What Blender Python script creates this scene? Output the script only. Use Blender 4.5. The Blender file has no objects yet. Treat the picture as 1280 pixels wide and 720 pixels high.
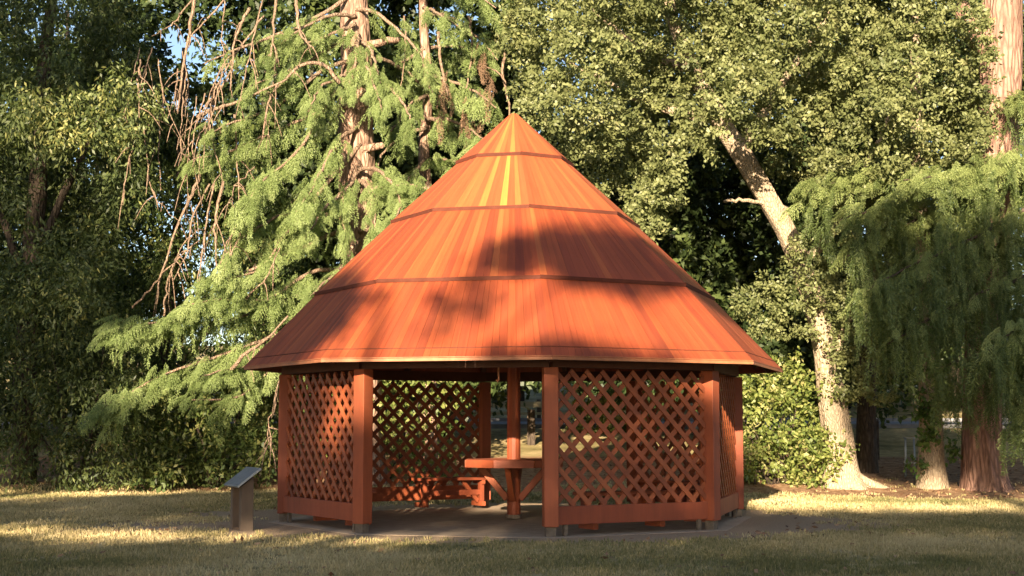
import bpy, math, random
import numpy as np
from mathutils import Vector
RNG = np.random.default_rng(7)
random.seed(7)
C = bpy.context.scene.collection
R = math.radians
PI = math.pi

# ---------------------------------------------------------------- camera
CAM = np.array([0.0, -21.0, 1.35]); PITCH = R(5.23); F = 1848.0
cam = bpy.data.cameras.new('camera'); camo = bpy.data.objects.new('camera', cam); C.objects.link(camo)
camo.location = CAM; camo.rotation_euler = (PI/2 + PITCH, 0, 0)
cam.sensor_width = 36; cam.lens = 36*F/1280; cam.clip_end = 2000; cam.clip_start = 0.1
bpy.context.scene.camera = camo

def ray(px, py):
    cx, cy = (px-640)/F, (360-py)/F
    return np.array([cx, math.cos(PITCH) - cy*math.sin(PITCH), math.sin(PITCH) + cy*math.cos(PITCH)])
def at(px, py, Y):
    """the point at depth Y that the photograph shows at this pixel"""
    d = ray(px, py)
    return CAM + d*(Y - CAM[1])/d[1]
def g(x, y):
    """height of the terrain"""
    y = np.asarray(y, float)
    a = np.clip(y-8, 0, 13)*.09 + np.clip(y-21, 0, 7)*.035 + np.clip(y-28, 0, 60)*.1
    return a
def on_ground(px, py):
    d = ray(px, py); t = 5.0
    while t < 200:
        p = CAM + d*t
        if p[2] <= g(p[0], p[1]): return p
        t += .02
    return p

# ---------------------------------------------------------------- sun
ALPHA, ELEV = R(-10), R(15)
S = np.array([math.sin(ALPHA)*math.cos(ELEV), -math.cos(ALPHA)*math.cos(ELEV), math.sin(ELEV)])
SR = np.array([math.cos(ALPHA), math.sin(ALPHA), 0.0]); SU = np.cross(SR, -S); SU /= np.linalg.norm(SU)
if SU[2] < 0: SU = -SU

# ---------------------------------------------------------------- object helpers
def tag(o, label=None, cat=None, group=None, kind=None):
    if label: o['label'] = label
    if cat: o['category'] = cat
    if group: o['group'] = group
    if kind: o['kind'] = kind
    return o
def thing(name, label, cat, loc=(0, 0, 0), rz=0, group=None):
    o = bpy.data.objects.new(name, None); C.objects.link(o)
    o.location = loc; o.rotation_euler = (0, 0, rz); o.empty_display_size = .2
    return tag(o, label, cat, group)
def link(name, me, mat, parent=None):
    o = bpy.data.objects.new(name, me); C.objects.link(o)
    if mat is not None and not me.materials: me.materials.append(mat)
    if parent is not None: o.parent = parent
    return o
def dup(o, parent=None):
    c = o.copy(); C.objects.link(c)
    if parent is not None: c.parent = parent
    for ch in list(o.children): dup(ch, c)
    return c

GRAIN = None
class MB:
    """collects boxes, bars, prisms and tubes into one mesh; every piece has its own tint value"""
    def __init__(s): s.v = []; s.f = []; s.t = []; s.sm = []; s.g = []
    def add(s, V, Fc, tint=None, smooth=False, grain=None):
        b = len(s.v); s.g += list(grain) if grain is not None else [tuple(map(float, p)) for p in V]; s.v += [tuple(map(float, p)) for p in V]
        t = random.random() if tint is None else tint
        for f in Fc:
            s.f.append(tuple(b+i for i in f)); s.t.append(t); s.sm.append(smooth)
    def hexa(s, P, tint=None, grain=None):
        s.add(P, [(3, 2, 1, 0), (4, 5, 6, 7), (0, 1, 5, 4), (1, 2, 6, 5), (2, 3, 7, 6), (3, 0, 4, 7)], tint, False, grain)
    def box(s, c, d, rz=0, tint=None):
        P = []
        for z in (-1, 1):
            for x, y in ((-1, -1), (1, -1), (1, 1), (-1, 1)):
                X, Y = x*d[0]/2, y*d[1]/2
                P.append((c[0]+X*math.cos(rz)-Y*math.sin(rz), c[1]+X*math.sin(rz)+Y*math.cos(rz), c[2]+z*d[2]/2))
        s.hexa(P, tint)
    def bar(s, a, b, w, h, up=(0, 0, 1), tint=None):
        a = Vector(a); b = Vector(b); d = (b-a).normalized(); u = Vector(up)
        x = d.cross(u)
        if x.length < 1e-4: x = d.cross(Vector((0, 1, 0)))
        x.normalize(); u = x.cross(d)
        P = [q+x*(i*w/2)+u*(j*h/2) for q in (a, b) for i, j in ((-1, -1), (1, -1), (1, 1), (-1, 1))]
        s.hexa(P, tint)
    def prism(s, poly, z0, z1, tint=None):
        n = len(poly)
        V = [(p[0], p[1], z0) for p in poly]+[(p[0], p[1], z1) for p in poly]
        s.add(V, [tuple(range(n-1, -1, -1)), tuple(range(n, 2*n))]+[(i, (i+1) % n, n+(i+1) % n, n+i) for i in range(n)], tint)
    def tube(s, pts, rad, n=8, tint=None, lobes=None, smooth=True, cap=True):
        pts = np.asarray(pts, float); rad = np.asarray(rad, float)*np.ones(len(pts))
        T = np.gradient(pts, axis=0); T /= np.linalg.norm(T, axis=1)[:, None]+1e-9
        u = np.cross(T[0], [0.31, 0.95, 0.05]); u /= np.linalg.norm(u)
        V = []
        for i, p in enumerate(pts):
            u = u-T[i]*np.dot(u, T[i]); u /= np.linalg.norm(u); w = np.cross(T[i], u)
            for k in range(n):
                a = 2*PI*k/n; r = rad[i]*(lobes(i/(len(pts)-1), a) if lobes else 1)
                V.append(p+u*math.cos(a)*r+w*math.sin(a)*r)
        m = len(pts)
        Fc = [(i*n+k, i*n+(k+1) % n, (i+1)*n+(k+1) % n, (i+1)*n+k) for i in range(m-1) for k in range(n)]
        if cap: Fc += [tuple(range(n-1, -1, -1)), tuple(range((m-1)*n, m*n))]
        s.add(V, Fc, tint, smooth)
    def build(s, name, mat, parent=None, bevel=0):
        me = bpy.data.meshes.new(name); me.from_pydata(s.v, [], s.f); me.update()
        me.polygons.foreach_set('use_smooth', s.sm)
        a = me.attributes.new('tint', 'FLOAT', 'FACE'); a.data.foreach_set('value', np.array(s.t, np.float32))
        ga = me.attributes.new('grain', 'FLOAT_VECTOR', 'POINT'); ga.data.foreach_set('vector', np.array(s.g, np.float32).ravel())
        o = link(name, me, mat, parent)
        if bevel:
            m = o.modifiers.new('bevel', 'BEVEL'); m.width = bevel; m.segments = 2; m.limit_method = 'ANGLE'
        return o

def quads(name, V, tint, mat, parent=None):
    """V: (n,4,3) leaf faces -> one mesh object"""
    V = np.ascontiguousarray(V, np.float32); n = len(V)
    me = bpy.data.meshes.new(name)
    me.vertices.add(4*n); me.loops.add(4*n); me.polygons.add(n)
    me.vertices.foreach_set('co', V.ravel())
    me.loops.foreach_set('vertex_index', np.arange(4*n, dtype=np.int32))
    me.polygons.foreach_set('loop_start', np.arange(0, 4*n, 4, dtype=np.int32))
    me.update(calc_edges=True)
    a = me.attributes.new('tint', 'FLOAT', 'FACE'); a.data.foreach_set('value', np.clip(np.asarray(tint, np.float32), 0, 1))
    return link(name, me, mat, parent)

def unit(a): return a/(np.linalg.norm(a, axis=-1, keepdims=True)+1e-9)
def leaves(pos, axis, nrm, L, W):
    axis = unit(axis); side = unit(np.cross(axis, nrm)); L = L[:, None]; W = W[:, None]
    mid = pos+axis*L*.45
    return np.stack([pos, mid+side*W/2, pos+axis*L, mid-side*W/2], 1)
def rnd_unit(n): return unit(RNG.normal(size=(n, 3)))

# ---------------------------------------------------------------- materials
def nodes(name):
    m = bpy.data.materials.new(name); m.use_nodes = True; nt = m.node_tree; nt.nodes.clear()
    out = nt.nodes.new('ShaderNodeOutputMaterial')
    return m, nt, out
def N(nt, t, **kw):
    n = nt.nodes.new(t)
    for k, v in kw.items():
        if k in ('operation', 'blend_type', 'data_type', 'attribute_name', 'attribute_type', 'feature', 'distance', 'noise_dimensions', 'sky_type', 'interpolation'): setattr(n, k, v)
        else: n.inputs[k].default_value = v
    return n
def ramp(nt, fac, stops):
    r = nt.nodes.new('ShaderNodeValToRGB'); e = r.color_ramp.elements
    while len(e) > 1: e.remove(e[-1])
    e[0].position = stops[0][0]; e[0].color = (*stops[0][1], 1)
    for p, c in stops[1:]:
        k = e.new(p); k.color = (*c, 1)
    if fac is not None: nt.links.new(fac, r.inputs[0])
    return r.outputs[0]
def math_(nt, op, a, b=None):
    n = nt.nodes.new('ShaderNodeMath'); n.operation = op
    for i, v in enumerate((a, b)):
        if v is None: continue
        if isinstance(v, (int, float)): n.inputs[i].default_value = v
        else: nt.links.new(v, n.inputs[i])
    return n.outputs[0]
def mixc(nt, fac, a, b, mode='MIX'):
    n = nt.nodes.new('ShaderNodeMix'); n.data_type = 'RGBA'; n.blend_type = mode
    for i, v in ((0, fac), (6, a), (7, b)):
        if isinstance(v, (int, float)): n.inputs[i].default_value = v
        elif isinstance(v, tuple): n.inputs[i].default_value = (*v, 1)
        else: nt.links.new(v, n.inputs[i])
    return n.outputs[2]
def attr(nt, name='tint'):
    return N(nt, 'ShaderNodeAttribute', attribute_name=name).outputs['Fac']
def coords(nt, scale=(1, 1, 1), kind='Object'):
    tc = nt.nodes.new('ShaderNodeTexCoord'); mp = nt.nodes.new('ShaderNodeMapping')
    mp.inputs['Scale'].default_value = scale; nt.links.new(tc.outputs[kind], mp.inputs[0]); return mp.outputs[0]
def noise(nt, vec, scale, detail=5, rough=.6):
    n = N(nt, 'ShaderNodeTexNoise', Scale=scale, Detail=detail, Roughness=rough)
    nt.links.new(vec, n.inputs['Vector']); return n.outputs['Fac']
def bump(nt, h, strength, dist, bsdf):
    b = N(nt, 'ShaderNodeBump', Strength=strength, Distance=dist); nt.links.new(h, b.inputs['Height'])
    nt.links.new(b.outputs[0], bsdf.inputs['Normal'])

def leaf_mat(name, stops, trans=.3, rough=.5, tmul=(1.1, 1.25, .5)):
    m, nt, out = nodes(name)
    col = ramp(nt, attr(nt), stops)
    b = N(nt, 'ShaderNodeBsdfPrincipled', Roughness=rough); b.inputs['Specular IOR Level'].default_value = .35
    nt.links.new(col, b.inputs['Base Color'])
    t = nt.nodes.new('ShaderNodeBsdfTranslucent'); nt.links.new(mixc(nt, 1.0, col, tmul, 'MULTIPLY'), t.inputs[0])
    mx = nt.nodes.new('ShaderNodeMixShader'); mx.inputs[0].default_value = trans
    nt.links.new(b.outputs[0], mx.inputs[1]); nt.links.new(t.outputs[0], mx.inputs[2]); nt.links.new(mx.outputs[0], out.inputs[0])
    return m
def wood_mat(name, stops, rough=.42, grain=(1, 1, 1), dirt=.25, spec=.5, dirtcol=(.07, .035, .02), streak=False):
    m, nt, out = nodes(name)
    v = coords(nt, grain)
    n1 = noise(nt, v, 9, 6, .65)
    if streak: n1 = noise(nt, N(nt, 'ShaderNodeAttribute', attribute_name='grain').outputs['Vector'], .55, 6, .7)
    n2 = noise(nt, coords(nt), 1.3, 5, .6)
    col = ramp(nt, attr(nt), stops)
    g1 = ramp(nt, n1, [(.25, (.68, .64, .64) if streak else (.72, .68, .66)), (.75, (1.15, 1.15, 1.12) if streak else (1.12, 1.12, 1.1))])
    col = mixc(nt, 1.0, col, g1, 'MULTIPLY')
    d = math_(nt, 'MULTIPLY', ramp(nt, n2, [(.45, (0, 0, 0)), (.8, (1, 1, 1))]), dirt)
    col = mixc(nt, d, col, dirtcol)
    b = N(nt, 'ShaderNodeBsdfPrincipled', Roughness=rough); b.inputs['Specular IOR Level'].default_value = spec
    nt.links.new(col, b.inputs['Base Color'])
    rr = math_(nt, 'MULTIPLY_ADD', n2, .3); nt.nodes[-1].inputs[2].default_value = rough-.12
    nt.links.new(rr, b.inputs['Roughness'])
    bump(nt, n1, .35, .01, b)
    nt.links.new(b.outputs[0], out.inputs[0]); return m
def bark_mat(name, c0, c1, c2, scale=1.0, stretch=.25, moss=None, crack=.5):
    m, nt, out = nodes(name)
    v = coords(nt, (1, 1, stretch))
    n1 = noise(nt, v, 14*scale, 7, .65)
    vo = N(nt, 'ShaderNodeTexVoronoi', feature='DISTANCE_TO_EDGE', Scale=11*scale); nt.links.new(v, vo.inputs['Vector'])
    cr = ramp(nt, vo.outputs['Distance'], [(.0, (0, 0, 0)), (.22, (1, 1, 1))])
    n2 = noise(nt, coords(nt), 1.6, 4)
    col = ramp(nt, n1, [(.3, c0), (.5, c1), (.72, c2)])
    col = mixc(nt, math_(nt, 'MULTIPLY', math_(nt, 'SUBTRACT', 1.0, cr), crack), col, tuple(.45*x for x in c0))
    col = mixc(nt, math_(nt, 'MULTIPLY', ramp(nt, n2, [(.5, (0, 0, 0)), (.75, (1, 1, 1))]), .4), col, moss or c0)
    b = N(nt, 'ShaderNodeBsdfPrincipled', Roughness=.9); b.inputs['Specular IOR Level'].default_value = .15
    nt.links.new(col, b.inputs['Base Color'])
    bump(nt, math_(nt, 'ADD', cr, n1), .7, .03, b)
    nt.links.new(b.outputs[0], out.inputs[0]); return m
def plain_mat(name, c0, c1, scale=6, rough=.8, metallic=0, bstr=.2):
    m, nt, out = nodes(name)
    n1 = noise(nt, coords(nt), scale, 6, .65)
    b = N(nt, 'ShaderNodeBsdfPrincipled', Roughness=rough, Metallic=metallic)
    nt.links.new(ramp(nt, n1, [(.3, c0), (.7, c1)]), b.inputs['Base Color']); bump(nt, n1, bstr, .02, b)
    nt.links.new(b.outputs[0], out.inputs[0]); return m

M = {}
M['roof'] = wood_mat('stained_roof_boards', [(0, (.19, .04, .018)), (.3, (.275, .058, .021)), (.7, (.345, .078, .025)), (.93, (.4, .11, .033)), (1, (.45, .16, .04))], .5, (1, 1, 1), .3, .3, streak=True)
M['roof_top'] = wood_mat('upper_roof_boards', [(0, (.3, .07, .026)), (.45, (.38, .09, .031)), (.75, (.44, .13, .038)), (.9, (.5, .19, .046)), (1, (.54, .25, .055))], .5, (1, 1, 1), .2, .3, streak=True)  # paler, yellower boards for the two upper tiers
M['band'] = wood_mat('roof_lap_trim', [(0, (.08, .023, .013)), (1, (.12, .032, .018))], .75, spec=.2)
M['eave'] = wood_mat('eave_trim', [(0, (.36, .14, .06)), (1, (.42, .17, .08))], .6)
M['wood'] = wood_mat('stained_lumber', [(0, (.25, .055, .021)), (.5, (.32, .073, .026)), (1, (.38, .096, .033))], .6, (1, 1, .12), .3)
M['slat'] = wood_mat('stained_lattice', [(0, (.235, .06, .023)), (.5, (.3, .078, .029)), (1, (.36, .103, .037))], .5, (1, 1, 1), .3)
M['under'] = wood_mat('shade_toned_wood', [(0, (.085, .03, .018)), (1, (.12, .04, .022))], .7, (1, 1, 1), .2)  # shade under the roof put into the wood colour of beams and rafters
M['grey_wood'] = wood_mat('weathered_grey_wood', [(0, (.1, .075, .055)), (1, (.16, .12, .09))], .8, (1, 1, .1), .4)
M['rail_wood'] = wood_mat('pale_rail_wood', [(0, (.5, .4, .2)), (1, (.6, .48, .26))], .8, (.1, 1, 1), .2)
M['foot'] = plain_mat('post_foot_concrete', (.1, .075, .055), (.18, .145, .11), 20, .9)
M['concrete'] = plain_mat('old_concrete', (.32, .24, .165), (.48, .37, .255), 5, .92)
M['metal'] = plain_mat('grey_painted_metal', (.25, .27, .28), (.4, .42, .42), 9, .5, .4)
M['dark_metal'] = plain_mat('dark_iron', (.03, .03, .03), (.06, .055, .05), 9, .6, .3)
M['panel'] = plain_mat('faded_sign_face', (.13, .145, .16), (.22, .235, .25), 14, .5, 0, .02)
M['ink'] = plain_mat('faded_print', (.1, .12, .14), (.16, .17, .18), 10, .4, 0, .02)
M['road'] = plain_mat('worn_asphalt', (.16, .16, .17), (.24, .24, .25), 3, .9)
M['cedar_bark'] = bark_mat('cedar_bark', (.15, .09, .065), (.36, .23, .165), (.5, .35, .26), 1.0, .22)
M['red_bark'] = bark_mat('reddish_bark', (.14, .08, .06), (.34, .2, .15), (.45, .28, .22), 1.1, .16)
M['oak_bark'] = bark_mat('pale_oak_bark', (.28, .21, .14), (.42, .33, .23), (.52, .42, .3), 1.8, .4, None, .35)
M['dark_bark'] = bark_mat('dark_bark', (.035, .027, .02), (.08, .06, .045), (.13, .1, .075), 1.2, .25)
M['twig'] = bark_mat('bare_branch_bark', (.15, .1, .07), (.31, .215, .15), (.43, .32, .225), 2, .4)
M['oak_leaf'] = leaf_mat('live_oak_leaf', [(0, (.075, .095, .034)), (.45, (.148, .168, .064)), (.85, (.228, .242, .1)), (1, (.32, .31, .15))], .25)
M['cedar_needle'] = leaf_mat('cedar_needles', [(0, (.115, .16, .05)), (.5, (.215, .28, .098)), (1, (.33, .39, .165))], .3)
M['weep_needle'] = leaf_mat('weeping_needles', [(0, (.05, .08, .026)), (.5, (.11, .15, .045)), (1, (.3, .35, .13))], .25)
M['dark_leaf'] = leaf_mat('dark_broad_leaf', [(0, (.035, .055, .02)), (.5, (.075, .1, .033)), (.85, (.13, .16, .05)), (1, (.26, .26, .09))], .3)
M['shrub_leaf'] = leaf_mat('shrub_leaf', [(0, (.035, .06, .018)), (.5, (.08, .115, .032)), (.85, (.14, .17, .05)), (1, (.28, .28, .1))], .3)
M['bush_leaf'] = leaf_mat('bright_bush_leaf', [(0, (.07, .11, .025)), (.5, (.16, .2, .05)), (.85, (.27, .29, .085)), (1, (.4, .38, .16))], .35)
M['ivy_leaf'] = leaf_mat('ivy_leaf', [(0, (.04, .08, .02)), (1, (.12, .2, .05))], .3)
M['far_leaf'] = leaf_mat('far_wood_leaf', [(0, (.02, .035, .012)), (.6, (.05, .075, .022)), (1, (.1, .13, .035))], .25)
M['grass'] = leaf_mat('dry_grass', [(0, (.15, .15, .055)), (.3, (.3, .255, .11)), (.65, (.5, .4, .21)), (1, (.62, .52, .3))], .25, .7, (1, 1, .8))
M['litter'] = leaf_mat('fallen_leaves', [(0, (.1, .05, .03)), (.5, (.24, .13, .075)), (1, (.42, .28, .16))], .1, .8, (1, 1, 1))
M['dead_frond'] = leaf_mat('dead_frond', [(0, (.14, .085, .05)), (1, (.33, .21, .13))], .15, .8, (1, 1, 1))

# ---------------------------------------------------------------- ground
def vnoise(x, y, sc, seed=0):
    """smooth value noise in 0..1"""
    x = np.asarray(x)/sc; y = np.asarray(y)/sc
    t = np.random.default_rng(seed).random((64, 64))
    xi = np.floor(x).astype(int); yi = np.floor(y).astype(int); fx = x-xi; fy = y-yi
    fx = fx*fx*(3-2*fx); fy = fy*fy*(3-2*fy)
    a = t[xi % 64, yi % 64]; b = t[(xi+1) % 64, yi % 64]; c = t[xi % 64, (yi+1) % 64]; d = t[(xi+1) % 64, (yi+1) % 64]
    return (a*(1-fx)+b*fx)*(1-fy)+(c*(1-fx)+d*fx)*fy
def fbm(x, y, sc, seed=0): return .55*vnoise(x, y, sc, seed)+.3*vnoise(x, y, sc/2.3, seed+1)+.15*vnoise(x, y, sc/5.1, seed+2)
def sstep(a, b, x): t = np.clip((x-a)/(b-a), 0, 1); return t*t*(3-2*t)
def dirt_amount(x, y):
    """trodden gravel round the pavilion and out to the sign and the right-hand side"""
    r = np.hypot(x*.93, y*1.05)
    n = fbm(x, y, 1.7, 11)
    d = 1-sstep(3.5, 5.2, r+(n-.5)*2.2)
    p = (1-sstep(.5, 1.5, np.abs(y+1.0-.05*x)+(n-.5)*1.3))*(1-sstep(4.6, 6.6, np.abs(x+.2)))
    return np.clip(np.maximum(d, p*.75), 0, 1)
def mulch_amount(x, y):
    n = fbm(x, y, 1.5, 31)
    edge = 8.5-.8*np.clip(x-3, 0, 4)+(n-.5)*2.2
    return sstep(-.4, .9, y-edge)*(1-sstep(13.5, 15, y+0*x))

def make_ground():
    xs = np.concatenate([[-400, -200, -100, -60, -40, -28, -22], np.arange(-18, 18.01, .2), [22, 28, 40, 60, 100, 200, 400]])
    ys = np.concatenate([[-200, -100, -60, -42, -32, -26], np.arange(-22, 22.01, .2), np.arange(23, 34), [38, 44, 52, 60, 75, 95, 150, 300, 700]])
    X, Y = np.meshgrid(xs, ys); Z = g(X, Y)
    Z = Z+np.where((np.abs(X) < 18) & (np.abs(Y) < 22), (fbm(X, Y, 2.4, 3)-.5)*.05*sstep(3.6, 5, np.hypot(X, Y)), 0)
    nx, ny = len(xs), len(ys)
    V = np.stack([X, Y, Z], -1).reshape(-1, 3)
    i = np.arange(ny-1)[:, None]*nx+np.arange(nx-1)[None]
    Fc = np.stack([i, i+1, i+nx+1, i+nx], -1).reshape(-1, 4)
    me = bpy.data.meshes.new('ground'); me.from_pydata(V.tolist(), [], Fc.tolist()); me.update()
    me.polygons.foreach_set('use_smooth', np.ones(len(Fc), bool))
    for nm, fn in (('dirt', dirt_amount), ('mulch', mulch_amount)):
        a = me.attributes.new(nm, 'FLOAT', 'POINT'); a.data.foreach_set('value', fn(V[:, 0], V[:, 1]).astype(np.float32))
    m, nt, out = nodes('dry_lawn')
    v = coords(nt)
    n1 = noise(nt, v, .55, 6, .65); n2 = noise(nt, v, 6, 6, .7); n3 = noise(nt, v, 45, 4, .7)
    grass = ramp(nt, n1, [(.33, (.19, .165, .075)), (.46, (.36, .29, .135)), (.6, (.52, .41, .22))])
    grass = mixc(nt, 1.0, grass, ramp(nt, n2, [(.3, (.62, .62, .6)), (.7, (1.2, 1.2, 1.15))]), 'MULTIPLY')
    dirt = ramp(nt, n3, [(.3, (.28, .2, .13)), (.55, (.42, .31, .2)), (.75, (.55, .42, .285))])
    mul = ramp(nt, n2, [(.3, (.14, .08, .045)), (.5, (.3, .18, .1)), (.7, (.46, .31, .19))])
    nz = math_(nt, 'MULTIPLY', math_(nt, 'SUBTRACT', n2, .5), 1.4)
    md = ramp(nt, math_(nt, 'ADD', attr(nt, 'dirt'), nz), [(.35, (0, 0, 0)), (.65, (1, 1, 1))])
    mm = ramp(nt, math_(nt, 'ADD', attr(nt, 'mulch'), nz), [(.35, (0, 0, 0)), (.65, (1, 1, 1))])
    col = mixc(nt, md, mixc(nt, mm, grass, mul), dirt)
    b = N(nt, 'ShaderNodeBsdfPrincipled', Roughness=.95); b.inputs['Specular IOR Level'].default_value = .1
    nt.links.new(col, b.inputs['Base Color'])
    bump(nt, math_(nt, 'ADD', n2, n3), .6, .04, b)
    nt.links.new(b.outputs[0], out.inputs[0])
    tag(link('ground', me, m), 'dry lawn with bare gravel around the pavilion', 'ground', kind='structure')
make_ground()

# road beyond the lawn, with a kerb
def strip(name, y0, y1, lift, mat, label, cat):
    xs = np.linspace(-70, 70, 71); mb = MB()
    V = []; ysr = np.linspace(y0, y1, 5)
    for y in ysr:
        for x in xs: V.append((x, y, float(g(x, y))+lift))
    n = len(xs)
    Fc = [(j*n+i, j*n+i+1, (j+1)*n+i+1, (j+1)*n+i) for j in range(4) for i in range(n-1)]
    mb.add(V, Fc, .5, True)
    return tag(mb.build(name, mat), label, cat, kind='structure')
strip('road', 22.2, 27.4, .02, M['road'], 'grey park road behind the lawn', 'road')
kb = MB()
for y in (22.05, 27.55): kb.box((0, y, float(g(0, y))+.04), (140, .16, .16))
tag(kb.build('kerb', M['road']), 'pale kerb along the park road', 'kerb', kind='structure')

# ---------------------------------------------------------------- pavilion
TH0 = 8.4
CX = .025
pav = thing('pavilion', 'octagonal red stained wooden pavilion with tiered cone roof and lattice sides', 'pavilion', (CX, 0, 0))
HIP = [6.5, 50.5, 98, 143, 188, 233, 278, 323]; HIPR = [1, 1, 1.018, 1, 1, 1, .972, 1]
def O(r, k):
    k %= 8; a = R(HIP[k]); r = r*HIPR[k]; return np.array([r*math.sin(a), -r*math.cos(a)])
RP = 3.2
def PO(k):   # post position; the right-hand post stands a little further round
    k %= 8; a = R(TH0+45*k+{2: 1.6, 1: -1.5, 7: .8, 0: -.6}.get(k, 0)); q = RP+(.07 if k == 2 else 0)
    return np.array([q*math.sin(a), -q*math.cos(a)])
# floor slab is the place's paving
fl = MB(); fl.prism([PO(k)*1.07+[CX, 0] for k in range(8)], -.05, .004, .5)
tag(fl.build('floor', M['concrete']), 'worn concrete floor of the pavilion', 'floor', kind='structure')

for k in range(8):
    a = R(TH0+45*k); p = PO(k)
    mb = MB(); mb.box((p[0], p[1], 1.07), (.175, .175, 1.9), a)
    po = mb.build('post', M['wood'], pav, .008)
    fb = MB(); fb.box((p[0], p[1], .05), (.12, .12, .155), a)
    fb.build('post_foot', M['foot'], po, .005)

def face_frame(k):
    """origin, x-axis along the face, outward normal of side k (between posts k and k+1)"""
    a, b = PO(k), PO(k+1)
    ex = (b-a)/np.linalg.norm(b-a); nrm = (a+b)/np.linalg.norm(a+b)
    return a, ex, nrm, np.linalg.norm(b-a)
for k in range(8):
    a, ex, nr, W = face_frame(k)
    P = lambda u, z, d=0: (a[0]+ex[0]*u+nr[0]*d, a[1]+ex[1]*u+nr[1]*d, z)
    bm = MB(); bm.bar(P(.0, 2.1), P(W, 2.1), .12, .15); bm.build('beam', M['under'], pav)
    if k in (7, 3): continue
    mb = MB(); z0, z1 = .36, 1.99; u0, u1 = .085, W-.085
    sp = .225; w = .06
    for layer, sg in ((.008, -1), (-.008, 1)):
        # slats u - sg*z = c, clipped to the panel
        cs = np.arange(u0-(z1 if sg > 0 else -z0)-.2, u1-(z0 if sg > 0 else -z1)+.2, sp)
        for c in cs:
            pts = []
            for z in (z0, z1):
                u = c+sg*z
                pts.append((u, z))
            (ua, za), (ub, zb) = pts
            if ua > ub: ua, za, ub, zb = ub, zb, ua, za
            if ub < u0 or ua > u1: continue
            s = (zb-za)/(ub-ua)
            if ua < u0: za += (u0-ua)*s; ua = u0
            if ub > u1: zb -= (ub-u1)*s; ub = u1
            if ub-ua < .05: continue
            mb.bar(P(ua, za, layer), P(ub, zb, layer), w, .0155, up=(nr[0], nr[1], 0))
    lp = mb.build('lattice_panel', M['slat'], pav)
    rb = MB(); rb.box(P(W/2, .25, .02), (W-.17, .05, .22), math.atan2(ex[1], ex[0])); rb.build('bottom_rail', M['wood'], lp, .006)
    for u in (u0+.02, u1-.02):
        tb = MB(); tb.bar(P(u, .36, -.045), P(u, 1.99, -.045), .05, .035, up=(nr[0], nr[1], 0)); tb.build('side_batten', M['wood'], lp)
    for u in (u0+.12, u1-.12):
        fb = MB(); fb.box(P(u, .07, 0), (.05, .045, .13), math.atan2(ex[1], ex[0])); fb.build('rail_foot', M['foot'], lp)

# roof: four overlapping tiers of tapering boards
tiers = [(3.86, 2.10, 2.81, 3.155, 27), (2.87, 3.13, 1.72, 4.195, 20), (1.78, 4.168, .77, 5.065, 13), (.83, 5.043, .03, 5.76, 8)]
for ti, (r0, z0, r1, z1, n) in enumerate(tiers):
    mb = MB(); th = .035
    for k in range(8):
        A0, B0, A1, B1 = O(r0, k), O(r0, k+1), O(r1, k), O(r1, k+1)
        sl = np.array([r0-r1, z0-z1]); ln = np.hypot(*sl); up = np.array([(z1-z0)/ln, (r0-r1)/ln])  # inward/out normal approx
        nr = (A0+B0)/np.linalg.norm(A0+B0)
        off = np.array([nr[0]*up[0]*-1*-1, nr[1]*up[0], up[1]])*th
        cuts = np.linspace(0, 1, n+1)
        if n > 10: cuts[1:-1] += RNG.uniform(-.18, .18, n-1)/n
        for i in range(n):
            f0, f1 = cuts[i]+.0005*(i > 0), cuts[i+1]-.0005*(i < n-1)
            q = lambda A, B, f, z: np.array([*(A+(B-A)*f), z])
            lift = RNG.uniform(0, .002)
            P = [q(A0, B0, f0, z0), q(A0, B0, f1, z0), q(A1, B1, f1, z1), q(A1, B1, f0, z1)]
            h = th+lift; dr = h*up[0]/math.cos(PI/8); dz = h*up[1]
            E0, F0, E1, F1 = O(r0+dr, k), O(r0+dr, k+1), O(r1+dr, k), O(r1+dr, k+1)
            T = [q(E0, F0, f0, z0+dz), q(E0, F0, f1, z0+dz), q(E1, F1, f1, z1+dz), q(E1, F1, f0, z1+dz)]
            t = float(np.clip(RNG.normal(.45, .17), 0, .9))
            if ti >= 2: t = float(np.clip(RNG.normal(.38, .13), 0, .7))
            if ti == 2 and k == 7 and i in (6, 9, 11): t = (.84, 0, 0, .95, 0, .76)[i-6]
            if ti == 3 and k == 7 and i in (3, 6): t = .8
            if ti == 1 and RNG.random() < .04: t = .9
            wf = np.linalg.norm(B0-A0); g0 = (f0*wf+k*3.1+ti*9.7)*24; g1 = (f1*wf+k*3.1+ti*9.7)*24; ga = RNG.uniform(0, 50); gl = [(g0, ga, 0), (g1, ga, 0), (g1, ga+ln*1.1, 0), (g0, ga+ln*1.1, 0)]
            mb.hexa(P+T, t, gl+gl)
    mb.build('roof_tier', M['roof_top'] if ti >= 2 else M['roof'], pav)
    # lap trim at the lower edge of the upper tiers / drip edge on the lowest
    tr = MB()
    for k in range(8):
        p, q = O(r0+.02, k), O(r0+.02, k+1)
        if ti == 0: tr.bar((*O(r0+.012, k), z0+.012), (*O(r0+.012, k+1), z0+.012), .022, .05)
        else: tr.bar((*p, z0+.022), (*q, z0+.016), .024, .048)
    tr.build('eave_trim' if ti == 0 else 'lap_trim', M['eave'] if ti == 0 else M['band'], pav)
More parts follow.
